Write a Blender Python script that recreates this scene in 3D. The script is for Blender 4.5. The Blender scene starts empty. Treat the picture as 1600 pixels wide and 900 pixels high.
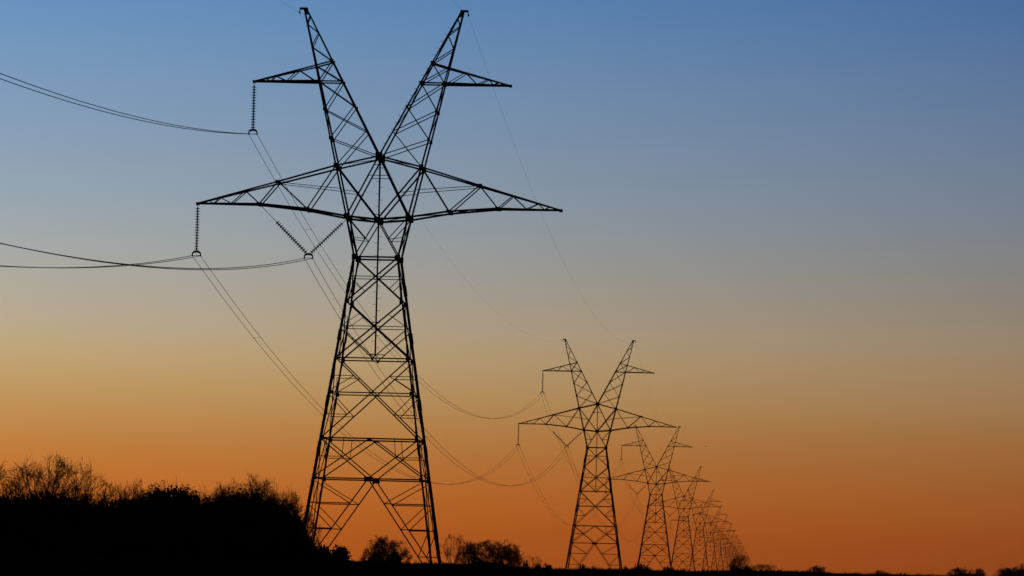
import bpy, math, random
from mathutils import Vector, Matrix

S = bpy.context.scene
C = S.collection

# ------------------------------------------------------------------ camera
EYE = 1.7
cam = bpy.data.objects.new('camera', bpy.data.cameras.new('camera'))
C.objects.link(cam)
cam.data.sensor_width = 36.0
cam.data.lens = 36.0 * 7000 / 1600            # long telephoto
cam.data.clip_start = 1.0
cam.data.clip_end = 30000.0
R = Matrix(((0.99818655, -0.02037427, 0.05664365),
            (0.05522895, -0.06433888, -0.99639865),
            (0.02394528, 0.99772010, -0.06309696)))
cam.matrix_world = Matrix.Translation((0, 0, EYE)) @ R.to_4x4()
S.camera = cam

# ------------------------------------------------------------------ sky
SUN_AZ = -0.22                                 # afterglow is brightest left of the row of pylons (+Y)
world = bpy.data.worlds.new('World')
S.world = world
world.use_nodes = True
nt = world.node_tree
for n in list(nt.nodes): nt.nodes.remove(n)
def N(t, **k):
    n = nt.nodes.new(t)
    for a, b in k.items(): setattr(n, a, b)
    return n
def math_node(op, a, b=None, clamp=False):
    n = N('ShaderNodeMath', operation=op); n.use_clamp = clamp
    for i, v in enumerate((a, b)):
        if v is None: continue
        if isinstance(v, (int, float)): n.inputs[i].default_value = v
        else: nt.links.new(v, n.inputs[i])
    return n.outputs[0]
def ramp_range(v, a, b, c=0.0, d=1.0, smooth=False):
    n = N('ShaderNodeMapRange'); n.clamp = True
    n.interpolation_type = 'SMOOTHSTEP' if smooth else 'LINEAR'
    nt.links.new(v, n.inputs[0])
    for i, x in enumerate((a, b, c, d)): n.inputs[i + 1].default_value = x
    return n.outputs[0]
def lin(c):
    return tuple((v / 255 / 12.92) if v / 255 <= 0.04045 else ((v / 255 + 0.055) / 1.055) ** 2.4 for v in c)
EL_MAX = 0.16
def sky_ramp(fac, stops):
    n = N('ShaderNodeValToRGB'); cr = n.color_ramp; cr.interpolation = 'LINEAR'
    while len(cr.elements) > 1: cr.elements.remove(cr.elements[-1])
    for i, (e, c) in enumerate(stops):
        el = cr.elements[0] if i == 0 else cr.elements.new(e / EL_MAX)
        el.position = e / EL_MAX; el.color = (*lin(c), 1)
    nt.links.new(fac, n.inputs[0]); return n.outputs[0]
tc = N('ShaderNodeTexCoord')
sep = N('ShaderNodeSeparateXYZ'); nt.links.new(tc.outputs['Generated'], sep.inputs[0])
elev = math_node('ARCSINE', sep.outputs[2])
azim = math_node('ARCTAN2', sep.outputs[0], sep.outputs[1])
efac = math_node('DIVIDE', elev, EL_MAX, clamp=True)
# dusk sky colours by elevation (radians above the horizon), towards the glow and away from it
STOPS_L = [(0.000, (194, 94, 22)), (0.010, (198, 103, 31)), (0.019, (197, 116, 48)), (0.025, (194, 126, 60)),
           (0.031, (193, 139, 78)), (0.038, (192, 153, 98)), (0.046, (192, 166, 122)), (0.053, (185, 170, 144)),
           (0.061, (175, 171, 158)), (0.071, (162, 170, 171)), (0.083, (146, 165, 180)), (0.097, (131, 159, 186)),
           (0.111, (116, 153, 190)), (0.125, (99, 146, 192)), (0.160, (78, 124, 180))]
STOPS_R = [(0.000, (151, 69, 21)), (0.009, (156, 76, 26)), (0.016, (156, 86, 37)), (0.023, (156, 95, 47)),
           (0.031, (156, 106, 62)), (0.038, (157, 119, 79)), (0.046, (155, 127, 94)), (0.053, (151, 131, 107)),
           (0.061, (140, 130, 117)), (0.071, (128, 129, 129)), (0.081, (118, 128, 142)), (0.092, (107, 125, 148)),
           (0.103, (97, 121, 152)), (0.116, (84, 115, 156)), (0.130, (70, 107, 156)), (0.160, (56, 90, 144))]
gl = sky_ramp(efac, STOPS_L)
gr = sky_ramp(efac, STOPS_R)
side = ramp_range(azim, -0.175, 0.064)
glow = N('ShaderNodeMix', data_type='RGBA'); glow.inputs[0].default_value = 0.5
nt.links.new(side, glow.inputs[0]); nt.links.new(gl, glow.inputs[6]); nt.links.new(gr, glow.inputs[7])
# the rest of the dusk dome
nish = N('ShaderNodeTexSky', sky_type='NISHITA'); nish.sun_disc = False
nish.sun_elevation = math.radians(0.3); nish.sun_rotation = SUN_AZ
nish.altitude = 200; nish.dust_density = 2.0
dome = N('ShaderNodeMix', data_type='RGBA', blend_type='MULTIPLY'); dome.inputs[0].default_value = 1
dome.inputs[7].default_value = (0.002, 0.002, 0.002, 1)
nt.links.new(nish.outputs[0], dome.inputs[6])
cosd = math_node('COSINE', math_node('SUBTRACT', azim, SUN_AZ + 0.13))
w1 = math_node('POWER', math_node('MULTIPLY', math_node('ADD', cosd, 1.0), 0.5), 3.0)       # fades away from the afterglow
high = math_node('MAXIMUM', math_node('SUBTRACT', elev, 0.13), 0.0)
w2 = math_node('POWER', 2.718, math_node('MULTIPLY', high, -3.2))                            # and towards the zenith
wgt = math_node('MULTIPLY', w1, w2)
dim = N('ShaderNodeMix', data_type='RGBA', blend_type='MULTIPLY'); dim.inputs[0].default_value = 1
nt.links.new(glow.outputs[2], dim.inputs[6]); nt.links.new(wgt, dim.inputs[7])
mix = N('ShaderNodeMix', data_type='RGBA', blend_type='ADD'); mix.inputs[0].default_value = 1
nt.links.new(dim.outputs[2], mix.inputs[6]); nt.links.new(dome.outputs[2], mix.inputs[7])
bg = N('ShaderNodeBackground'); bg.inputs[1].default_value = 1.0
nt.links.new(mix.outputs[2], bg.inputs[0])
out = N('ShaderNodeOutputWorld'); nt.links.new(bg.outputs[0], out.inputs[0])

# last light of a sun that is almost gone, from behind the pylons
sl = bpy.data.lights.new('sun', 'SUN'); sl.energy = 0.03; sl.angle = math.radians(3); sl.color = (1, 0.55, 0.25)
sun = bpy.data.objects.new('sun', sl); C.objects.link(sun)
sd = Vector((math.sin(SUN_AZ) * math.cos(0.006), math.cos(SUN_AZ) * math.cos(0.006), math.sin(0.006)))
sun.rotation_euler = sd.to_track_quat('Z', 'Y').to_euler()
sun.location = (-40, 100, 60)

S.view_settings.view_transform = 'Standard'
S.view_settings.look = 'None'
S.view_settings.exposure = 0.0
S.view_settings.gamma = 1.0
S.view_settings.use_curve_mapping = False

# ------------------------------------------------------------------ helpers
def material(name, c0, c1, scale, rough=0.8, metal=0.0, spec=0.2):
    m = bpy.data.materials.new(name); m.use_nodes = True
    t = m.node_tree; b = t.nodes['Principled BSDF']
    nz = t.nodes.new('ShaderNodeTexNoise'); nz.inputs['Scale'].default_value = scale; nz.inputs['Detail'].default_value = 6
    o = t.nodes.new('ShaderNodeTexCoord'); t.links.new(o.outputs['Object'], nz.inputs['Vector'])
    r = t.nodes.new('ShaderNodeValToRGB')
    r.color_ramp.elements[0].position = 0.3; r.color_ramp.elements[0].color = (*c0, 1)
    r.color_ramp.elements[1].position = 0.7; r.color_ramp.elements[1].color = (*c1, 1)
    t.links.new(nz.outputs['Fac'], r.inputs[0]); t.links.new(r.outputs[0], b.inputs['Base Color'])
    b.inputs['Roughness'].default_value = rough; b.inputs['Metallic'].default_value = metal
    b.inputs['Specular IOR Level'].default_value = spec
    return m
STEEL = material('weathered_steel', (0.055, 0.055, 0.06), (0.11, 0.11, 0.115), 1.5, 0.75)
PORC = material('brown_porcelain', (0.03, 0.018, 0.012), (0.05, 0.03, 0.02), 3.0, 0.4)
CABLE = material('aged_aluminium_cable', (0.06, 0.06, 0.065), (0.1, 0.1, 0.1), 0.5, 0.7)
BARK = material('dark_bark', (0.035, 0.026, 0.018), (0.07, 0.055, 0.04), 2.0, 0.95, spec=0.05)
TWIG = material('winter_twigs', (0.04, 0.03, 0.02), (0.075, 0.055, 0.035), 3.0, 0.95, spec=0.05)
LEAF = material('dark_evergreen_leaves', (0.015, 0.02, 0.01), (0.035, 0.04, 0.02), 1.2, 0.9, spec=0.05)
GRASS = material('dry_grass', (0.03, 0.027, 0.014), (0.06, 0.05, 0.025), 0.8, 0.95, spec=0.05)
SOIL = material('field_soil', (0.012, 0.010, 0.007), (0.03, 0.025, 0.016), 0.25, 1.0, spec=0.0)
FEATHER = material('dark_feathers', (0.02, 0.018, 0.016), (0.04, 0.036, 0.03), 8.0, 0.9)

class MB:
    def __init__(self): self.v = []; self.f = []
    def angle(self, p, q, w, ref=(0.3, 0.9, 0.2)):
        """steel angle section (an L) running from p to q"""
        p = Vector(p); q = Vector(q); d = (q - p)
        if d.length < 1e-4: return
        w *= 0.85; d.normalize(); u = d.cross(Vector(ref))
        if u.length < 0.1: u = d.cross(Vector((1, 0.1, 0)))
        u.normalize(); v = d.cross(u); t = w * 0.16; h = w / 2
        prof = [(-h, -h), (h, -h), (h, -h + t), (-h + t, -h + t), (-h + t, h), (-h, h)]
        i = len(self.v)
        for b in (p, q):
            for a, c in prof: self.v.append(b + u * a + v * c)
        for k in range(6):
            j = (k + 1) % 6; self.f.append((i + k, i + j, i + 6 + j, i + 6 + k))
        self.f.append((i, i + 1, i + 2, i + 3)); self.f.append((i, i + 3, i + 4, i + 5))
        self.f.append((i + 9, i + 8, i + 7, i + 6)); self.f.append((i + 11, i + 10, i + 9, i + 6))
    def box(self, c, s):
        c = Vector(c); i = len(self.v)
        for z in (-1, 1):
            for x, y in ((-1, -1), (1, -1), (1, 1), (-1, 1)):
                self.v.append(c + Vector((x * s[0] / 2, y * s[1] / 2, z * s[2] / 2)))
        for f in ((3, 2, 1, 0), (4, 5, 6, 7), (0, 1, 5, 4), (1, 2, 6, 5), (2, 3, 7, 6), (3, 0, 4, 7)):
            self.f.append(tuple(i + k for k in f))
    def tube(self, pts, rad, n=6, caps=True):
        pts = [Vector(p) for p in pts]; i = len(self.v); prev = None
        for k, p in enumerate(pts):
            d = (pts[min(k + 1, len(pts) - 1)] - pts[max(k - 1, 0)]).normalized()
            if prev is None:
                u = d.cross(Vector((0, 0, 1)) if abs(d.z) < 0.9 else Vector((1, 0, 0))).normalized()
            else:
                u = (prev - d * prev.dot(d)).normalized()
            prev = u; w = d.cross(u)
            r = rad[k] if isinstance(rad, (list, tuple)) else rad
            for a in range(n):
                t = 2 * math.pi * a / n
                self.v.append(p + (u * math.cos(t) + w * math.sin(t)) * r)
        for k in range(len(pts) - 1):
            for a in range(n):
                b = (a + 1) % n
                self.f.append((i + k * n + a, i + k * n + b, i + (k + 1) * n + b, i + (k + 1) * n + a))
        if caps:
            self.f.append(tuple(i + a for a in reversed(range(n))))
            self.f.append(tuple(i + (len(pts) - 1) * n + a for a in range(n)))
    def quad(self, c, u, v):
        i = len(self.v); self.v += [c - u - v, c + u - v, c + u + v, c - u + v]; self.f.append((i, i + 1, i + 2, i + 3))
    def add(self, o):
        i = len(self.v); self.v += o.v; self.f += [tuple(a + i for a in f) for f in o.f]
    def mesh(self, name, m):
        me = bpy.data.meshes.new(name); me.from_pydata([tuple(v) for v in self.v], [], self.f); me.update()
        me.materials.append(m); return me

def link(name, me, parent=None, smooth=False):
    o = bpy.data.objects.new(name, me); C.objects.link(o)
    if parent: o.parent = parent
    if smooth and me:
        for p in me.polygons: p.use_smooth = True
    return o
def tag(o, label=None, cat=None, group=None, kind=None):
    if label: o['label'] = label
    if cat: o['category'] = cat
    if group: o['group'] = group
    if kind: o['kind'] = kind
    return o
def copy_tree(o, parent=None):
    c = o.copy(); C.objects.link(c)
    if parent: c.parent = parent
    for ch in [x for x in KIDS.get(o.name, [])]: copy_tree(ch, c)
    return c
KIDS = {}
def part(name, mb, m, parent, smooth=False):
    o = link(name, mb.mesh(name, m), parent, smooth); KIDS.setdefault(parent.name, []).append(o); return o

# world position of a photo column (1600 px wide) at distance Y along the row; height above eye for photo row
def wx(px, Y): return (px - 1188) / 7000 * Y * 1.0017
def horizon(px): return 902 + (px - 1188) * 0.024
def wz(px, py, Y): return EYE + (horizon(px) - py) / 7000 * Y

# ------------------------------------------------------------------ ground
def sstep(a, b, x):
    t = max(0, min(1, (x - a) / (b - a))); return t * t * (3 - 2 * t)
def bump(x, y):
    return (0.05 * math.sin(x * 0.31 + 1.3) + 0.035 * math.sin(x * 0.83 + y * 0.2) + 0.025 * math.sin(x * 1.9 + 0.6 * y + 2.1)
            + 0.05 * math.sin(x * 0.11 - 0.7))
def ground_z(x, y):
    up = sstep(90, 228, y)
    if y < 228: z = 1.95 * up
    elif y < 285: z = 1.95 - 1.2 * sstep(228, 285, y)
    elif y < 300: z = 0.75
    else: z = 0.75 - 1.2 * sstep(300, 430, y)
    k = max(0, 1 - abs(y - 228) / 45)
    return z + bump(x, y) * (0.25 + 0.9 * k)
def build_ground():
    ys = [-400, -200, -100, -50, -20, 0, 30, 60, 90, 110, 130, 150, 165, 180, 190, 200] + [205 + 1.5 * i for i in range(38)] + \
         [265, 272, 280, 285, 290, 295, 300, 310, 325, 340, 360, 380, 400, 430, 480, 560, 700, 900, 1200, 1700, 2500, 4000, 6500, 9000]
    xs = [-5000, -3500, -2000, -1000, -500, -300, -200, -150, -110, -90] + [-75 + 0.9 * i for i in range(134)] + \
         [50, 60, 80, 110, 150, 200, 300, 500, 1000, 2000, 3500, 5000]
    v = [(x, y, ground_z(x, y)) for y in ys for x in xs]; n = len(xs)
    f = [(j * n + i, j * n + i + 1, (j + 1) * n + i + 1, (j + 1) * n + i) for j in range(len(ys) - 1) for i in range(n - 1)]
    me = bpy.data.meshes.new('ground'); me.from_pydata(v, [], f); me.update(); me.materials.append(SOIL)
    for p in me.polygons: p.use_smooth = True
    tag(link('ground', me), kind='structure')
build_ground()

# ------------------------------------------------------------------ air
def haze():
    mb = MB(); mb.box((0, 4300, 34), (10100, 9500, 75))
    m = bpy.data.materials.new('thin_dusk_haze'); m.use_nodes = True; t = m.node_tree
    t.nodes.remove(t.nodes['Principled BSDF'])
    v = t.nodes.new('ShaderNodeVolumePrincipled'); v.inputs['Color'].default_value = (1.0, 0.62, 0.36, 1)
    v.inputs['Density'].default_value = 2e-5; v.inputs['Anisotropy'].default_value = 0.7
    t.links.new(v.outputs[0], t.nodes['Material Output'].inputs['Volume'])
    tag(link('haze', mb.mesh('haze', m)), kind='stuff')
haze()

# ------------------------------------------------------------------ pylon
H0 = 21.0
def hw(z): return 1.42 + (H0 - z) * 0.14524
def hd(z): return 1.35 + (H0 - z) * 0.118
def L3(a, b, t): return a + (b - a) * t
def at_z(a, b, z): return L3(a, b, (z - a.z) / (b.z - a.z))

def leg_mb(sx, sy):
    m = MB(); P = lambda z: Vector((sx * hw(z), sy * hd(z), z))
    ref = Vector((-sx, sy * 0.98, 0.02))
    for a, b, w in ((-0.6, 6.65, 0.18), (6.65, 14.42, 0.165), (14.42, 21.0, 0.15)):
        m.angle(P(a), P(b), w, ref)
    for z in (3.2, 8.6, 11.6, 15.9, 19.0):                            # splice plates
        m.angle(P(z - 0.35), P(z + 0.35), 0.205, ref)
    for z in (18.1, 14.42, 12.18, 9.23, 6.65, 21.0):                  # gusset plates at the nodes
        c = P(z); m.box((c.x - sx * 0.1, c.y, c.z), (0.24, 0.03, 0.26)); m.box((c.x, c.y - sy * 0.1, c.z), (0.03, 0.24, 0.26))
    z = 1.0
    if sx < 0 and sy < 0:
        while z < 20.5:                                               # step bolts up one leg
            c = P(z); m.tube([c, c + Vector((-0.17, 0, 0))], 0.012, 4); z += 0.42
    return m

def face_pts(face):
    if face == 0: f = lambda s, z: Vector((s * hw(z), -hd(z), z))
    elif face == 1: f = lambda s, z: Vector((s * hw(z), hd(z), z))
    elif face == 2: f = lambda s, z: Vector((-hw(z), s * hd(z), z))
    else: f = lambda s, z: Vector((hw(z), s * hd(z), z))
    n = [(0, 1, 0), (0, -1, 0), (1, 0, 0), (-1, 0, 0)][face]
    return f, Vector(n)
def bracing_mb(face):
    m = MB(); P, n = face_pts(face)
    k = 1 if face < 2 else 0.8
    def a(p, q, w, off=0.0): m.angle(p + n * off, q + n * off, w * k, n + Vector((0.01, 0.02, 0.03)))
    def X(zt, zb, w):
        lt, rt, lb, rb = P(-1, zt), P(1, zt), P(-1, zb), P(1, zb)
        a(lt, rb, w, 0.02); a(rt, lb, w, 0.13)
        wt, wb = (rt - lt).length, (rb - lb).length
        t = wt / (wt + wb); c = L3(lt, rb, t)
        return c
    c = X(21.0, 18.1, 0.11); a(P(-1, c.z), P(1, c.z), 0.06, 0.05)
    for s in (-1, 1): a(P(s, c.z - 0.1), L3(c, P(s, 18.1), 0.5), 0.05)
    c = X(18.1, 14.42, 0.11); a(P(-1, c.z), P(1, c.z), 0.06, 0.05)
    for s in (-1, 1):
        a(P(s, c.z), L3(c, P(s, 18.1), 0.5), 0.05)
        a(P(s, c.z - 0.2), P(0.0, 14.42), 0.075, 0.06)
    if face < 2: m.box(P(0, 14.35) + n * 0.05, (0.16, 0.03, 0.14))
    a(P(-1, 14.42), P(1, 14.42), 0.1)
    c = X(14.42, 9.23, 0.09); a(P(-1, c.z), P(1, c.z), 0.09, 0.06)
    for s in (-1, 1):
        pu = at_z(c, P(s, 14.42), 13.26); a(P(s, 13.26), pu, 0.055); a(P(s, 12.3), pu, 0.06)
        pl = at_z(c, P(s, 9.23), 10.76); a(P(s, 12.05), pl, 0.06); a(P(s, 10.76), pl, 0.055)
    tc, bc = P(0, 9.23), P(0, 6.65)
    for s in (-1, 1):
        a(P(s, 9.18), bc, 0.085, 0.02); a(tc, P(s, 6.75), 0.085, 0.11)
        d = P(s, 9.18); e = P(s, 6.75)
        ta = 0.5
        x = L3(d, bc, 0.45); a(P(s, x.z), x, 0.055)
        up = Vector((0, 0, 9.23 - x.z)); a(x, x + up + (tc - x) * 0.06, 0.05)
        foot = P(s, 0.2); a(bc, foot, 0.09, 0.04)
        for z, zl in ((5.06, 6.5), (3.43, 4.95), (1.72, 3.35)):
            q = at_z(bc, foot, z); a(P(s, z), q, 0.075 if z > 2 else 0.06); a(P(s, zl), q, 0.06, 0.08)
    return m
def belt_mb(z, w):
    m = MB()
    for face in range(4):
        P, n = face_pts(face)
        m.angle(P(-1, z) + n * 0.03, P(1, z) + n * 0.03, w, n + Vector((0.01, 0.02, 0.03)))
        c = P(0, z)
        if face < 2: m.box((c.x, c.y, c.z - 0.03), (0.5 if z < 8 else 0.3, 0.035, 0.32 if z < 8 else 0.16))
    return m

A = (2.77, 26.9); B = (2.0, 23.62); Cc = (0.0, 23.44); J = (0.0, 27.57); D = (1.42, 21.0)
def ud(z):                                                            # half depth of the upper works
    if z <= 26.9: return 1.35 - 0.12 * (z - 21) / 5.9
    return 0.16 + 1.07 * (37.25 - z) / 10.35
def U(xz, sx, sy, dep=None): return Vector((sx * xz[0], sy * (ud(xz[1]) if dep is None else dep), xz[1]))
NV = Vector((0.02, 1, 0.03))
def waist_mb():
    m = MB()
    for sy in (-1, 1):
        for sx in (-1, 1):
            d, b, c = U(D, sx, sy), U(B, sx, sy), U(Cc, sx, sy)
            m.angle(d, b, 0.15, NV); m.angle(c, d, 0.085, NV)
            mid = L3(c, d, 0.52); m.angle(b, mid, 0.065, NV); m.angle(at_z(d, b, mid.z + 0.12), mid, 0.05, NV)
            m.box(d, (0.3, 0.05, 0.36))
        m.angle(U(D, -1, sy), U(D, 1, sy), 0.13, NV)
    for sx in (-1, 1):
        m.angle(U(D, sx, -1), U(D, sx, 1), 0.1); m.angle(U(D, sx, -1), U(B, sx, 1), 0.06, (1, 0, 0)); m.angle(U(D, sx, 1), U(B, sx, -1), 0.06, (1, 0, 0))
    return m
def bridge_mb():
    m = MB()
    for sy in (-1, 1):
        j, c = U(J, 1, sy), U(Cc, 1, sy)
        for sx in (-1, 1):
            a, b = U(A, sx, sy), U(B, sx, sy)
            m.angle(b, a, 0.14, NV); m.angle(a, c, 0.12, NV); m.angle(j, b, 0.11, NV); m.angle(a, j, 0.13, NV); m.angle(b, c, 0.17, NV)
            # crossing of the two diagonals, tied out to the leg
            t = 0.44; x = L3(j, b, 0.60); m.angle(at_z(b, a, x.z + 0.12), x, 0.05, NV)
            m.box(a, (0.3, 0.05, 0.34)); m.box(b, (0.34, 0.05, 0.36))
        for z, hwid in ((27.0, 0.26), (26.3, 0.72), (23.75, 0.2)):
            m.angle((-hwid, sy * ud(z), z), (hwid, sy * ud(z), z), 0.055, NV)
        m.box(j, (0.44, 0.06, 0.5)); m.box(c, (0.4, 0.06, 0.34))
    for xz, w in ((A, 0.1), (B, 0.1), (J, 0.12), (Cc, 0.1)):
        for sx in (-1, 1) if xz[0] else (1,):
            m.angle(U(xz, sx, -1), U(xz, sx, 1), w, (0.1, 0, 1))
    for sx in (-1, 1):
        m.angle(U(B, sx, -1), U(Cc, sx, 1), 0.05, (0, 0, 1)); m.angle(U(A, sx, -1), U(J, sx, 1), 0.05, (0, 0, 1))
    m.box((0, 0, 27.6), (0.42, 2.3, 0.1))
    return m
def steps_mb():
    m = MB(); z = 15.2; s = 1
    while z < 27.2:
        m.tube([(s * 0.04, 0, z), (s * 0.24, 0, z)], 0.013, 4); z += 0.4; s = -s
    return m
def pole_mb():
    m = MB(); m.box((0, 0, (27.5 + 14.75) / 2), (0.1, 0.1, 27.5 - 14.75))
    for z in (19.74, 16.49, 14.7):
        m.angle((0, -hd(z), z), (0, hd(z), z), 0.06, (0, 0, 1))
    m.angle((-0.6, 0, 14.75), (0.6, 0, 14.75), 0.06, NV); m.box((0, 0, 16.85), (0.5, 0.06, 0.06))
    m.add(steps_mb())
    return m
def horn_o(z): return (2.77 + (5.2 - 2.77) * (z - 26.9) / (37.15 - 26.9), z)
def horn_i(z): return (5.06 * (z - 27.57) / (37.2 - 27.57), z)
def horn_mb(sx):
    m = MB()
    for sy in (-1, 1):
        m.angle(U(A, sx, sy), U(horn_o(32.44), sx, sy), 0.135, NV); m.angle(U(horn_o(32.44), sx, sy), U(horn_o(37.15), sx, sy), 0.11, NV)
        m.angle(U(J, sx, sy), U(horn_i(33.77), sx, sy), 0.13, NV); m.angle(U(horn_i(33.77), sx, sy), U(horn_i(37.2), sx, sy), 0.105, NV)
        for p in (horn_o(32.44), horn_i(32.44), horn_i(33.77), horn_o(30.6), horn_o(28.7), horn_i(30.83)):
            m.box(U(p, sx, sy), (0.19, 0.04, 0.22))
    m.box((sx * 5.24, 0, 37.22), (0.52, 0.34, 0.12)); m.box((sx * 5.1, 0, 37.02), (0.2, 0.3, 0.34))
    if sx > 0:
        z = 28.4
        while z < 36.5:                                               # step bolts up the inner chord
            q = U(horn_i(z), sx, -1); m.tube([q, q + Vector((-0.2, 0, 0.05))], 0.013, 4); z += 0.45
    return m
def horn_brace_mb(sx):
    m = MB()
    def seg(p, q, w):
        for sy in (-1, 1): m.angle(U(p, sx, sy), U(q, sx, sy), w, NV)
    lv = [(32.44, 32.44), (30.6, 30.83), (28.7, 29.2), (26.9, 27.57)]
    for (o1, i1), (o2, i2) in zip(lv, lv[1:]):
        seg(horn_i(i1), horn_o(o2), 0.07); seg(horn_o(o1), horn_i(i2), 0.07)
    seg(horn_o(32.44), horn_i(32.44), 0.11)
    seg(horn_i(33.77), horn_o(32.44), 0.08); seg(horn_o(33.46), horn_i(32.44), 0.07)
    up = [('i', 33.77), ('o', 34.7), ('i', 35.62), ('o', 36.2), ('i', 36.75), ('o', 37.1)]
    g = {'i': horn_i, 'o': horn_o}
    for (k1, z1), (k2, z2) in zip(up, up[1:]): seg(g[k1](z1), g[k2](z2), 0.075)
    for fn, zs in ((horn_o, (28.7, 30.6, 32.44, 34.7, 36.2)), (horn_i, (29.2, 30.83, 32.44, 33.77, 35.62))):
        for i, z in enumerate(zs): m.angle(U(fn(z), sx, -1), U(fn(z), sx, 1), 0.06, (0, 0, 1))
        for i in range(len(zs) - 1):
            s = 1 if i % 2 else -1; m.angle(U(fn(zs[i]), sx, s), U(fn(zs[i + 1]), sx, -s), 0.045, (1, 0, 0))
    return m
LT = (11.83, 24.35); UT = (8.36, 32.4)
def ld(x): return 0.06 + 1.25 * (11.83 - x) / 9.5
def Lp(xz, sx, sy): return Vector((sx * xz[0], sy * ld(xz[0]), xz[1]))
def lower_arm_mb(sx):
    m = MB(); bot = [(4.6, 24.07), (7.75, 24.36), LT]
    for sy in (-1, 1):
        p = U(B, sx, sy)
        for q, w in zip(bot, (0.155, 0.155, 0.14)):
            e = Lp(q, sx, sy); m.angle(p, e, w, NV); p = e
        m.angle(U(A, sx, sy), Lp((6.55, 25.82), sx, sy), 0.13, NV); m.angle(Lp((6.55, 25.82), sx, sy), Lp(LT, sx, sy), 0.12, NV)
        for q in bot[:2] + [(6.55, 25.82)]: m.box(Lp(q, sx, sy), (0.34, 0.04, 0.2))
    m.box((sx * 11.83, 0, 24.33), (0.22, 0.2, 0.2))
    return m
def lower_web_mb(sx):
    m = MB()
    W = [(A, (4.6, 24.07), 0.09), ((4.6, 24.07), (6.55, 25.82), 0.09), ((6.55, 25.82), (7.75, 24.36), 0.09), ((7.75, 24.36), (8.7, 25.2), 0.08),
         ((8.7, 25.2), (9.6, 24.38), 0.07), ((9.6, 24.38), (10.35, 24.74), 0.06), ((10.35, 24.74), (10.75, 24.38), 0.06), ((10.75, 24.38), (11.1, 24.54), 0.05)]
    for sy in (-1, 1):
        for p, q, w in W:
            m.angle(U(A, sx, sy) if p is A else Lp(p, sx, sy), Lp(q, sx, sy), w, NV)
        m.angle(Lp((6.55, 25.78), sx, sy), U((2.42, 25.4), sx, sy), 0.05, NV)
    zz = [U(B, sx, -1), Lp((4.6, 24.07), sx, 1), Lp((6.2, 24.22), sx, -1), Lp((7.75, 24.36), sx, 1), Lp((8.7, 24.37), sx, -1), Lp((9.6, 24.38), sx, 1), Lp((10.7, 24.38), sx, -1)]
    for p, q in zip(zz, zz[1:]): m.angle(p, q, 0.06, (0, 0, 1))
    for q in ((4.6, 24.07), (7.75, 24.36), (6.55, 25.82), (9.6, 24.38)): m.angle(Lp(q, sx, -1), Lp(q, sx, 1), 0.06, (0, 0, 1))
    return m
def ad(x): return 0.05 + 0.66 * (8.36 - x) / 4.24
def Ap(xz, sx, sy): return Vector((sx * xz[0], sy * ad(xz[0]), xz[1]))
def upper_arm_mb(sx):
    m = MB()
    for sy in (-1, 1):
        m.angle(U(horn_o(32.44), sx, sy), Ap(UT, sx, sy), 0.16, NV); m.angle(U(horn_i(33.77), sx, sy), U(horn_o(33.46), sx, sy), 0.11, NV)
        m.angle(U(horn_o(33.46), sx, sy), Ap(UT, sx, sy), 0.11, NV)
    m.box((sx * 8.36, 0, 32.38), (0.2, 0.18, 0.18))
    return m
def upper_web_mb(sx):
    m = MB(); W = [(4.3, 32.44), (5.45, 33.17), (6.2, 32.43), (6.95, 32.77), (7.25, 32.42), (7.6, 32.6)]
    for sy in (-1, 1):
        for p, q in zip(W, W[1:]): m.angle(Ap(p, sx, sy), Ap(q, sx, sy), 0.065, NV)
    for q in W[2::2]: m.angle(Ap(q, sx, -1), Ap(q, sx, 1), 0.05, (0, 0, 1))
    return m
def string_mb(p, q, rod0=0.0, rod1=0.0, discs=16, r=0.165):
    """cap-and-pin insulator string from p to q, with plain rods at its ends"""
    m = MB(); p = Vector(p); q = Vector(q); d = (q - p); ln = d.length; d.normalize()
    m.tube([p, q], 0.02, 6)
    m.tube([p + d * rod0, q - d * rod1], 0.035, 8)
    a0, a1 = rod0, ln - rod1
    for i in range(discs):
        c = p + d * (a0 + (a1 - a0) * (i + 0.5) / discs)
        h = (a1 - a0) / discs
        m.tube([c - d * h * 0.42, c - d * h * 0.15, c + d * h * 0.05, c + d * h * 0.14], [0.045, 0.06, r, r * 0.93], 10)
    return m
def yoke_mb(x, z):
    m = MB(); pts = []
    for i in range(13):
        t = math.pi * i / 12; pts.append((x + 0.27 * math.cos(t), 0, z + 0.07 + 0.17 * math.sin(t)))
    pts = [(x + 0.25, 0, z - 0.06)] + pts + [(x - 0.25, 0, z - 0.06)]
    rad = [0.04] + [0.035 + 0.04 * math.sin(math.pi * i / 12) for i in range(13)] + [0.04]
    m.tube(pts, rad, 8)
    m.tube([(x - 0.27, 0, z - 0.02), (x + 0.27, 0, z - 0.02)], 0.018, 6)
    for s in (-1, 1): m.box((x + s * 0.27, 0, z - 0.02), (0.07, 0.3, 0.1))
    return m
YOKES = ((-8.36, 28.98), (-11.83, 20.97), (-4.51, 20.95))
def hook_mb(sx):
    m = MB(); m.tube([(sx * 5.46, 0, 37.2), (sx * 5.52, 0, 37.12), (sx * 5.51, 0, 36.98)], 0.03, 6); m.box((sx * 5.51, 0, 36.95), (0.09, 0.3, 0.1)); return m

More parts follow.
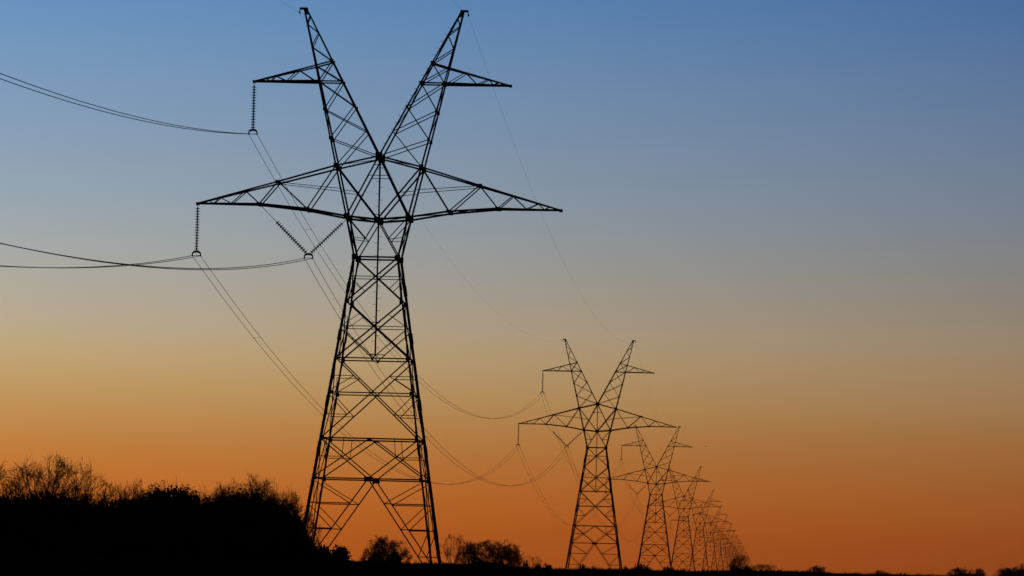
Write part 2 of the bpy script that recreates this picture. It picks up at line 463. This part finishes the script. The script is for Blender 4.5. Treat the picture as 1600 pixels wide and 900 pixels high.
def pylon_parts():
    P = []                                                            # (name, mesh builder, material, [sub-parts])
    for sx in (-1, 1):
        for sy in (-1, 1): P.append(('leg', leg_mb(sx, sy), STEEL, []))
    for f in range(4): P.append(('face_bracing', bracing_mb(f), STEEL, []))
    P.append(('belt_beam', belt_mb(9.23, 0.11), STEEL, [])); P.append(('belt_beam', belt_mb(6.65, 0.10), STEEL, []))
    P.append(('waist', waist_mb(), STEEL, [])); P.append(('bridge_frame', bridge_mb(), STEEL, []))
    P.append(('climbing_pole', pole_mb(), STEEL, []))
    for sx in (-1, 1):
        P.append(('horn', horn_mb(sx), STEEL, [('bracing', horn_brace_mb(sx), STEEL)]))
        P.append(('lower_crossarm', lower_arm_mb(sx), STEEL, [('web_bracing', lower_web_mb(sx), STEEL)]))
        P.append(('upper_crossarm', upper_arm_mb(sx), STEEL, [('web_bracing', upper_web_mb(sx), STEEL)]))
        P.append(('earth_wire_hook', hook_mb(sx), STEEL, []))
    P.append(('insulator_string', string_mb((-8.36, 0, 32.35), (-8.36, 0, 29.24), 0.24, 0.05), PORC, [('wire_yoke', yoke_mb(*YOKES[0]), STEEL)]))
    P.append(('insulator_string', string_mb((-11.83, 0, 24.3), (-11.83, 0, 21.23), 0.2, 0.05), PORC, [('wire_yoke', yoke_mb(*YOKES[1]), STEEL)]))
    P.append(('insulator_string', string_mb((-7.72, 0, 24.3), (-4.62, 0, 21.22), 1.48, 0.05), PORC, [('wire_yoke', yoke_mb(*YOKES[2]), STEEL)]))
    P.append(('insulator_string', string_mb((-2.05, 0, 23.55), (-4.40, 0, 21.22), 0.42, 0.05), PORC, []))
    return P

D1 = 289.0; SPAN = 384.3; AX = -25.2
ORD = ['', 'second', 'third', 'fourth', 'fifth', 'sixth', 'seventh', 'eighth', 'ninth', 'tenth', 'eleventh', 'twelfth', 'thirteenth', 'fourteenth']
LAB = ['tallest black lattice pylon, the nearest, with two tall horns and three hanging insulators',
       'second tallest lattice pylon, standing alone just right of the nearest one',
       'third tallest lattice pylon, its left arm ending behind the second pylon',
       'fourth pylon of the row, its legs beside the third pylon and horns above its arm',
       'fifth pylon of the row, brownish, behind the right side of the fourth']
def base_z(i): return 0.75 if i == 0 else -0.45
parts = pylon_parts()
proto = link('lattice_pylon', None); proto.empty_display_size = 2
for nm, mb, m, subs in parts:
    o = part(nm, mb, m, proto)
    for snm, smb, sm in subs: part(snm, smb, sm, o)
whole = MB()
for nm, mb, m, subs in parts:
    whole.add(mb)
    for s in subs: whole.add(s[1])
whole_me = whole.mesh('lattice_pylon_far', STEEL)
NP = 14
for i in range(NP):
    if i == 0: o = proto
    elif i < 5: o = copy_tree(proto)
    else: o = link('lattice_pylon', whole_me)
    o.location = (AX + (0.25 if i else 0), D1 + SPAN * i, base_z(i))
    lab = LAB[i] if i < 5 else ('%s pylon of the receding row, counted from the nearest, faint near the horizon' % ORD[i])
    tag(o, lab, 'pylon', 'lattice pylons receding in a row')

# ------------------------------------------------------------------ wires
def attach(i, x, z):
    if i < 0: return Vector((AX + x, D1 - SPAN, 0.9 + z))
    return Vector((AX + (0.25 if i else 0) + x, D1 + SPAN * i, base_z(i) + z))
def sag_pts(p, q, sag, n):
    out = []
    for k in range(n + 1):
        t = k / n; v = L3(p, q, t); v = Vector(v); v.z -= 4 * sag * t * (1 - t); out.append(v)
    return out
WHERE = ['upper left arm', 'lower left arm tip', 'V shaped insulators']
PY = ['nearest', 'second', 'third', 'fourth', 'fifth']
def span_label(i, what):
    if i < 0: return 'twin wires from the nearest pylon\'s %s sweeping out past the left edge' % what
    return 'twin wires from the %s pylon\'s %s to the %s pylon' % (PY[i], what, PY[i + 1])
for i in range(-1, 4):
    for k, (x, z) in enumerate(YOKES):
        p = attach(i, x, z - 0.03); q = attach(i + 1, x, z - 0.03)
        root = link('conductor_pair', None); root.location = p
        tag(root, span_label(i, WHERE[k]), 'power line', 'twin conductors between the pylons')
        for s in (-1, 1):
            m = MB(); off = Vector((s * 0.27, 0, 0))
            sg = 9.75 if i >= 0 else (9.35, 9.4, 9.2)[k] + s * (-0.03, 0.0, 0.06)[k]
            m.tube([v + off - p for v in sag_pts(p, q, sg, 96)], 0.021 if i < 0 else 0.0165, 5)
            part('wire', m, CABLE, root, True)
        pts = sag_pts(p, q, 9.75, 96)
        if i < 2:
            for j in ((9, 27, 46, 65, 84) if i >= 0 else (9, 26, 44, 58)):
                c = pts[j] - p; m = MB(); 
                m.tube([c + Vector((-0.27, 0, -0.0)), c + Vector((0.27, 0, 0.0))], 0.009, 5)
                for s in (-1, 1): m.box(c + Vector((s * 0.27, 0, 0)), (0.05, 0.1, 0.05))
                part('spacer', m, CABLE, root)
for i in range(-1, 3):
    for sx in (-1, 1):
        p = attach(i, sx * 5.51, 36.93); q = attach(i + 1, sx * 5.51, 36.93)
        m = MB(); m.tube([v - p for v in sag_pts(p, q, 6.0, 96)], 0.005, 5)
        o = link('earth_wire', m.mesh('earth_wire', CABLE), None, True); o.location = p
        hs = 'left' if sx < 0 else 'right'
        tag(o, ('hair thin wire leaving the top of the picture from the nearest pylon\'s %s horn' % hs) if i < 0 else
            'hair thin wire from the %s pylon\'s %s horn tip down to the %s pylon' % (PY[i], hs, PY[i + 1]), 'wire', 'earth wires between the horn tips')

# ------------------------------------------------------------------ trees
def rot_about(v, axis, a): return Matrix.Rotation(a, 3, axis) @ v
def grow_tree(seed, H=9.0, aspect=0.5, cz=0.56, rz=0.46, limbs=8, trunk_h=0.2, depth=4, kids=6, twig_r=0.012, lean=0.0, tilt_max=1.25, trop=0.1):
    """a leafless tree: trunk + main limbs in one mesh, the fine branching crown (held in a lumpy dome) in the other"""
    rnd = random.Random(seed); tr = MB(); cr = MB()
    up = Vector((0, 0, 1)); th = H * trunk_h; r0 = H * 0.021
    top = Vector((lean * th, 0, th))
    tr.tube([Vector((0, 0, -0.3)), L3(Vector((0, 0, -0.3)), top, 0.4) + Vector((rnd.uniform(-.06, .06), 0, 0)), top], [r0 * 1.4, r0 * 1.1, r0], 8)
    ph = [rnd.random() * 6.28 for _ in range(4)]
    def inside(p):
        a = math.atan2(p.y, p.x); z = (p.z - cz * H) / (rz * H)
        lump = 1 + 0.10 * math.sin(3 * a + ph[0]) + 0.07 * math.sin(5 * a + 4 * z + ph[1]) + 0.06 * math.sin(9 * a - 5 * z + ph[2])
        r = math.hypot(p.x - lean * H * 0.3, p.y) / (aspect * H)
        return r * r + z * z < lump * lump * rnd.uniform(0.84, 1.04)
    def branch(p, d, ln, r, lev):
        n = (5, 4, 3, 2, 2)[lev]
        pts = [p]; rr = [r]; dd = d.copy(); q = p.copy()
        for k in range(n):
            dd = (dd + Vector((rnd.gauss(0, .15), rnd.gauss(0, .15), rnd.gauss(trop, .12)))).normalized()
            q = q + dd * ln / n; pts.append(q.copy()); rr.append(max(twig_r * 0.55, r * (1 - 0.68 * (k + 1) / n)))
            if not inside(q): break
        n = len(pts) - 1
        (tr if lev == 0 else cr).tube(pts, rr, 6 if lev == 0 else 3, caps=False)
        if lev >= depth: return
        nk = kids + rnd.choice((-1, 0, 1))
        for c in range(nk):
            t = min(0.25 + 0.75 * (c + rnd.random()) / nk, 0.99)
            s = t * n; k = min(int(s), n - 1); bp = L3(pts[k], pts[k + 1], s - k)
            bd = (pts[k + 1] - pts[k]).normalized()
            ax = bd.cross(Vector((rnd.gauss(0, 1), rnd.gauss(0, 1), rnd.gauss(0, 1))))
            if ax.length < 1e-3: continue
            nd = rot_about(bd, ax.normalized(), rnd.uniform(0.35, 1.05))
            nd = (nd + up * rnd.uniform(0.0, 0.16)).normalized()
            if not inside(bp + nd * 0.1): continue
            branch(bp, nd, ln * rnd.uniform(0.42, 0.66), max(twig_r, rr[k] * 0.6), lev + 1)
    p0 = rnd.random() * 6.28
    for k in range(limbs):
        a = p0 + k * 2.399; tilt = tilt_max * math.sqrt((k + 0.4) / limbs) * rnd.uniform(0.85, 1.1)
        d = Vector((math.cos(a) * math.sin(tilt), math.sin(a) * math.sin(tilt), math.cos(tilt)))
        branch(Vector((lean * th * 0.9, 0, th * rnd.uniform(0.7, 1.0))), d, H * 0.72 * rnd.uniform(0.85, 1.1), r0 * 0.55, 0)
    zs = sorted(v.z for v in cr.v); xs = sorted(math.hypot(v.x, v.y) for v in cr.v)
    k = H / zs[int(len(zs) * 0.995)]
    for m in (tr, cr): m.v = [v * k for v in m.v]
    return tr.mesh('trunk', BARK), cr.mesh('crown', TWIG), xs[int(len(xs) * 0.97)] * k
VAR = [grow_tree(11, aspect=0.37, cz=0.57, rz=0.44, limbs=13, kids=5, trunk_h=0.2, tilt_max=1.15, trop=0.06),
       grow_tree(23, aspect=0.5, cz=0.56, rz=0.45, limbs=13, kids=5, trunk_h=0.2, tilt_max=1.3, trop=0.05),
       grow_tree(37, aspect=0.45, cz=0.62, rz=0.38, limbs=8, trunk_h=0.28, lean=0.35, kids=5, trop=0.05),
       grow_tree(41, aspect=0.33, cz=0.57, rz=0.44, limbs=11, kids=5, trunk_h=0.18, tilt_max=1.05, trop=0.07),
       grow_tree(59, aspect=0.55, cz=0.56, rz=0.44, limbs=14, kids=5, trunk_h=0.2, tilt_max=1.4, trop=0.04),
       grow_tree(67, aspect=0.4, cz=0.57, rz=0.44, limbs=12, kids=5, trunk_h=0.16, tilt_max=1.15, trop=0.06),
       grow_tree(71, aspect=0.58, cz=0.54, rz=0.46, limbs=15, trunk_h=0.2, tilt_max=1.45, twig_r=0.024, kids=5, trop=0.03),
       grow_tree(83, aspect=0.52, cz=0.57, rz=0.43, limbs=13, trunk_h=0.22, tilt_max=1.35, twig_r=0.022, kids=5, lean=0.1, trop=0.03)]
trnd = random.Random(5)
def tree(px, py, Y, wpx, var, label, group, rz=None, name='bare_tree'):
    """leafless tree whose top shows at photo row py, about wpx pixels wide"""
    x = wx(px, Y); g = ground_z(x, Y); h = wz(px, py, Y) - g
    tm, cm, hwid = VAR[var]
    r = link(name, None); r.location = (x, Y, g); r.rotation_euler = (0, 0, trnd.random() * 6.28 if rz is None else rz)
    sx = (wpx / 7000 * Y) / (2 * hwid * 0.9); r.scale = (sx, sx, h / 9.0)
    link('trunk', tm, r); link('crown', cm, r)
    return tag(r, label, 'tree', group)
WOOD = 'bare trees of the wood on the left'
tree(-22, 717, 338, 96, 5, 'bare tree cut off by the left edge of the picture', WOOD)
tree(58, 713, 340, 118, 0, 'tallest bare tree of the left wood, its fan of twigs highest of all', WOOD)
tree(100, 720, 344, 104, 5, 'upright bare tree just right of the tallest one in the left wood', WOOD)
tree(122, 727, 336, 92, 3, 'bare tree with twigs slanting out right before the dip in the left wood', WOOD)
tree(176, 756, 350, 110, 5, 'low bare tree right after the slanting one where the wood\'s skyline drops', WOOD)
tree(215, 754, 346, 104, 1, 'low bare tree in the middle of the dip in the left wood\'s skyline', WOOD)
tree(258, 754, 342, 96, 3, 'thin twigged bare tree above the flat dark evergreen in the left wood', WOOD)
tree(300, 768, 348, 84, 3, 'shortest bare tree in the gap before the round crowned tree', WOOD)
tree(345, 758, 344, 100, 5, 'bare tree on the left flank of the broad round crowned tree', WOOD)
tree(384, 746, 340, 130, 1, 'broad round crowned bare tree, the densest of the left wood', WOOD)
tree(430, 770, 336, 92, 0, 'bare tree on the right shoulder of the round crowned one', WOOD)
tree(455, 786, 332, 70, 5, 'bare tree sloping down towards the nearest pylon\'s left leg', WOOD)
tree(484, 803, 330, 60, 2, 'wispy bare tree seen through the nearest pylon\'s left leg', WOOD)
tree(405, 751, 348, 116, 5, 'bare tree behind the broad round crowned one, its right half showing', WOOD)
MID = 'bare trees on the skyline beneath the pylons'
tree(603, 839, 900, 72, 6, 'round bare tree on the skyline between the nearest pylon\'s feet', MID)
tree(585, 852, 905, 40, 1, 'small bare tree tucked against the left of the round one between the feet', MID)
tree(702, 834, 890, 54, 2, 'open leaning bare tree just right of the nearest pylon\'s right leg', MID, rz=0.3)
tree(731, 846, 905, 32, 7, 'narrow upright bare tree between the leaning tree and the broad one', MID)
tree(772, 845, 895, 98, 6, 'broad domed bare tree, left one of the touching pair right of the near pylon', MID)
tree(796, 855, 900, 36, 7, 'bare tree forming the right end of the broad domed clump', MID)
tree(830, 869, 910, 34, 2, 'small faint bare tree right of the dark little conifer', MID)
FAR = 'far bare trees near the horizon'
tree(1159, 866, 1500, 30, 4, 'dark bare tree standing where the row of pylons vanishes', FAR)
tree(1149, 873, 1490, 22, 1, 'shorter bare tree left of the one where the row of pylons vanishes', FAR)
tree(1195, 881, 4200, 42, 4, 'faintest far tree just right of where the row of pylons vanishes', FAR)
tree(1276, 884, 1800, 38, 6, 'lone round tree on the far skyline right of the pylons', FAR)
tree(1376, 891, 2200, 22, 7, 'tiny lone tree on the far skyline, half way to the right edge', FAR)
tree(1495, 887, 1900, 40, 6, 'low spreading tree at the start of the rise near the right edge', FAR)
tree(1523, 888, 1900, 28, 7, 'low tree right beside the spreading one near the right edge', FAR)
tree(1594, 881, 1700, 36, 1, 'bare tree cut off by the right edge of the picture', FAR)
tree(1566, 887, 1700, 34, 4, 'bare tree just inside the right edge of the picture', FAR)

# ------------------------------------------------------------------ dense shrubs
def shrub_meshes(seed, n=2600, leaf=0.07):
    """unit shrub: radius about 1, height about 1.  Lumpy mass of small leaves on a few stems"""
    rnd = random.Random(seed); lv = MB(); st = MB()
    lumps = [(Vector((rnd.uniform(-.6, .6), rnd.uniform(-.6, .6), rnd.uniform(.25, .72))), rnd.uniform(.22, .4)) for _ in range(16)]
    for k in range(n):
        c, r = rnd.choice(lumps)
        d = Vector((rnd.gauss(0, 1), rnd.gauss(0, 1), rnd.gauss(0, 1))).normalized() * r * rnd.random() ** 0.4 * 1.05
        p = c + d; p.z = max(0.02, p.z)
        u = Vector((rnd.gauss(0, 1), rnd.gauss(0, 1), rnd.gauss(0, 1))).normalized(); w = u.orthogonal().normalized()
        s = leaf * rnd.uniform(0.4, 1.0); lv.quad(p, u * s, w * s * 0.6)
    for c, r in lumps:
        a = Vector((c.x * 0.15, c.y * 0.15, -0.1)); st.tube([a, L3(a, c, .5) + Vector((0, 0, .06)), c], [0.03, 0.02, 0.008], 4)
        for j in range(14):
            d = (c - a).normalized() + Vector((rnd.gauss(0, .5), rnd.gauss(0, .5), rnd.gauss(.2, .3)))
            e = c + d.normalized() * r * rnd.uniform(.9, 1.35); st.tube([c, L3(c, e, .5) + Vector((0, 0, .02)), e], [0.009, 0.006, 0.004], 3, False)
    return lv.mesh('foliage', LEAF), st.mesh('stems', TWIG)
SH = [shrub_meshes(s) for s in (3, 8, 15)]
def shrub(px, py, Y, wpx, label, group, k=0):
    x = wx(px, Y); g = ground_z(x, Y); h = wz(px, py, Y) - g; w = wpx / 7000 * Y / 2
    r = link('shrub', None); r.location = (x, Y, g); r.scale = (w, w, h); r.rotation_euler = (0, 0, trnd.random() * 6.28)
    link('foliage', SH[k][0], r); link('stems', SH[k][1], r)
    return tag(r, label, 'shrub', group)
LOW = 'dense shrubs along the foot of the wood'
shrub(520, 852, 262, 66, 'dense rounded shrub at the foot of the nearest pylon\'s left leg', LOW, 0)
shrub(478, 846, 266, 84, 'dense shrub hiding the foot of the nearest pylon\'s left leg', LOW, 1)
shrub(425, 826, 270, 110, 'dense shrub left of the one hiding the nearest pylon\'s left foot', LOW, 2)
SKY = 'small shrubs on the skyline'
shrub(604, 860, 880, 60, 'dark brush filling the base of the round tree between the near pylon\'s feet', SKY, 2)
shrub(768, 872, 880, 70, 'dark brush under the broad domed tree right of the near pylon', SKY, 1)
shrub(820, 874, 600, 16, 'dark little conifer like shrub poking up right of the domed trees', SKY, 1)
shrub(800, 880, 600, 60, 'low shrub spreading below the domed trees', SKY, 2)
shrub(850, 881, 560, 40, 'low shrub half way from the domed trees to the second pylon', SKY, 0)
shrub(924, 882, 560, 46, 'low shrub between the second pylon\'s feet', SKY, 1)
shrub(1008, 879, 600, 30, 'shrub at the third pylon\'s left foot', SKY, 2)
shrub(985, 886, 600, 34, 'low shrub right of the second pylon\'s right foot', SKY, 0)
shrub(1060, 886, 640, 60, 'low shrub around the third pylon\'s right foot', SKY, 1)
shrub(1160, 884, 1400, 34, 'dense shrub under the dark tree where the pylons vanish', SKY, 0)
shrub(1240, 892, 1500, 50, 'low dark shrub left of the lone round far tree', SKY, 1)
shrub(1500, 894, 1600, 60, 'low shrub below the spreading tree near the right edge', SKY, 2)
shrub(1580, 888, 1500, 70, 'low dark shrub at the right edge of the picture', SKY, 0)

# the black tangle that fills the wood: one mass nobody could count
def thicket():
    rnd = random.Random(77); m = MB()
    prof = [(-90, 776), (0, 780), (60, 776), (100, 781), (140, 790), (200, 784), (238, 768), (290, 767), (312, 786), (345, 776),
            (400, 774), (430, 795), (465, 812), (485, 846), (505, 868), (545, 884)]
    def top(px):
        for (a, ya), (b, yb) in zip(prof, prof[1:]):
            if a <= px <= b: return ya + (yb - ya) * (px - a) / (b - a)
        return 880
    for k in range(54000):
        Y = rnd.uniform(328, 354); px = rnd.uniform(-90, 540); x = wx(px, Y)
        py = top(px) + 6 * math.sin(px * 0.21 + Y) + 5 * math.sin(px * 0.53 + 2 * Y) + rnd.gauss(0, 3)
        zt = wz(px, py, Y); g = ground_z(x, Y) - 0.3
        u = Vector((rnd.gauss(0, 1), rnd.gauss(0, 1), rnd.gauss(0, 1))).normalized(); w = u.orthogonal().normalized()
        if k < 31000: z = g + max(0.1, zt - 0.5 - g) * rnd.random() ** 1.15; s = rnd.uniform(0.16, 0.3)
        else: z = zt - 1.9 * rnd.random() ** 1.4; s = rnd.uniform(0.03, 0.1)
        m.quad(Vector((x, Y, max(g, z))), u * s, w * s * 0.5)
    for k in range(1500):
        Y = rnd.uniform(330, 352); px = rnd.uniform(-90, 500); x = wx(px, Y); zt = wz(px, top(px), Y)
        p = Vector((x, Y, zt - rnd.uniform(0.1, 1.2))); d = Vector((rnd.gauss(0, .8), rnd.gauss(0, .8), 1)).normalized()
        ln = rnd.uniform(0.4, 1.0); m.tube([p, p + d * ln * .5 + Vector((rnd.gauss(0, .05), 0, 0)), p + d * ln], [0.016, 0.012, 0.007], 3, False)
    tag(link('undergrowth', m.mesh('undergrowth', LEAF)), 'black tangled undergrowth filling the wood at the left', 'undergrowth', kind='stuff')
thicket()

def grass():
    rnd = random.Random(9); m = MB()
    for k in range(5200):
        cx = rnd.uniform(-46, 22); cy = rnd.uniform(221, 238); hh = rnd.uniform(0.05, 0.16) * (1.9 if rnd.random() < 0.05 else 1)
        for j in range(5):
            x = cx + rnd.gauss(0, .08); y = cy + rnd.gauss(0, .08); z = ground_z(x, y) - 0.02
            a = rnd.random() * 6.28; u = Vector((math.cos(a), math.sin(a), 0)) * rnd.uniform(.008, .016)
            t = Vector((rnd.gauss(0, .25), rnd.gauss(0, .25), 1)) * hh * rnd.uniform(.6, 1.2)
            p = Vector((x, y, z)); i = len(m.v); m.v += [p - u, p + u, p + t * .6 + u * .7, p + t, p + t * .6 - u * .7]
            m.f.append((i, i + 1, i + 2, i + 3, i + 4))
    tag(link('grass', m.mesh('grass', GRASS)), 'rough dark grass along the crest of the field', 'grass', kind='stuff')
grass()

# ------------------------------------------------------------------ bird
def bird():
    Y = 600.0; px, py = 1099, 698
    m = MB()
    body = [(-0.17, 0, 0.0), (-0.12, 0, 0.012), (-0.04, 0, 0.0), (0.05, 0, 0.0), (0.11, 0, 0.01), (0.15, 0, 0.015)]
    m.tube(body, [0.03, 0.018, 0.045, 0.05, 0.03, 0.01], 8)
    for s in (-1, 1):
        st = [((0.06, -0.06), 0.02, 0.0), ((0.07, -0.04), 0.14, 0.05), ((0.03, -0.07), 0.28, 0.035)]
        i = len(m.v)
        for (a, b), y, z in st:
            m.v += [Vector((a, s * y, z + .008)), Vector((b, s * y, z)), Vector((b, s * y, z - .006)), Vector((a, s * y, z - .01))]
        for k in range(2):
            for c in range(4):
                e = (c + 1) % 4; m.f.append((i + 4 * k + c, i + 4 * k + e, i + 4 * k + 4 + e, i + 4 * k + 4 + c))
        m.f.append((i + 8, i + 9, i + 10, i + 11))
    o = link('bird', m.mesh('bird', FEATHER)); o.location = (wx(px, Y), Y, wz(px, py, Y)); o.rotation_euler = (0, 0.05, 0.5); o.scale = (0.8, 0.8, 0.8)
    tag(o, 'tiny dark bird gliding right of the third pylon\'s upper arm', 'bird')
bird()
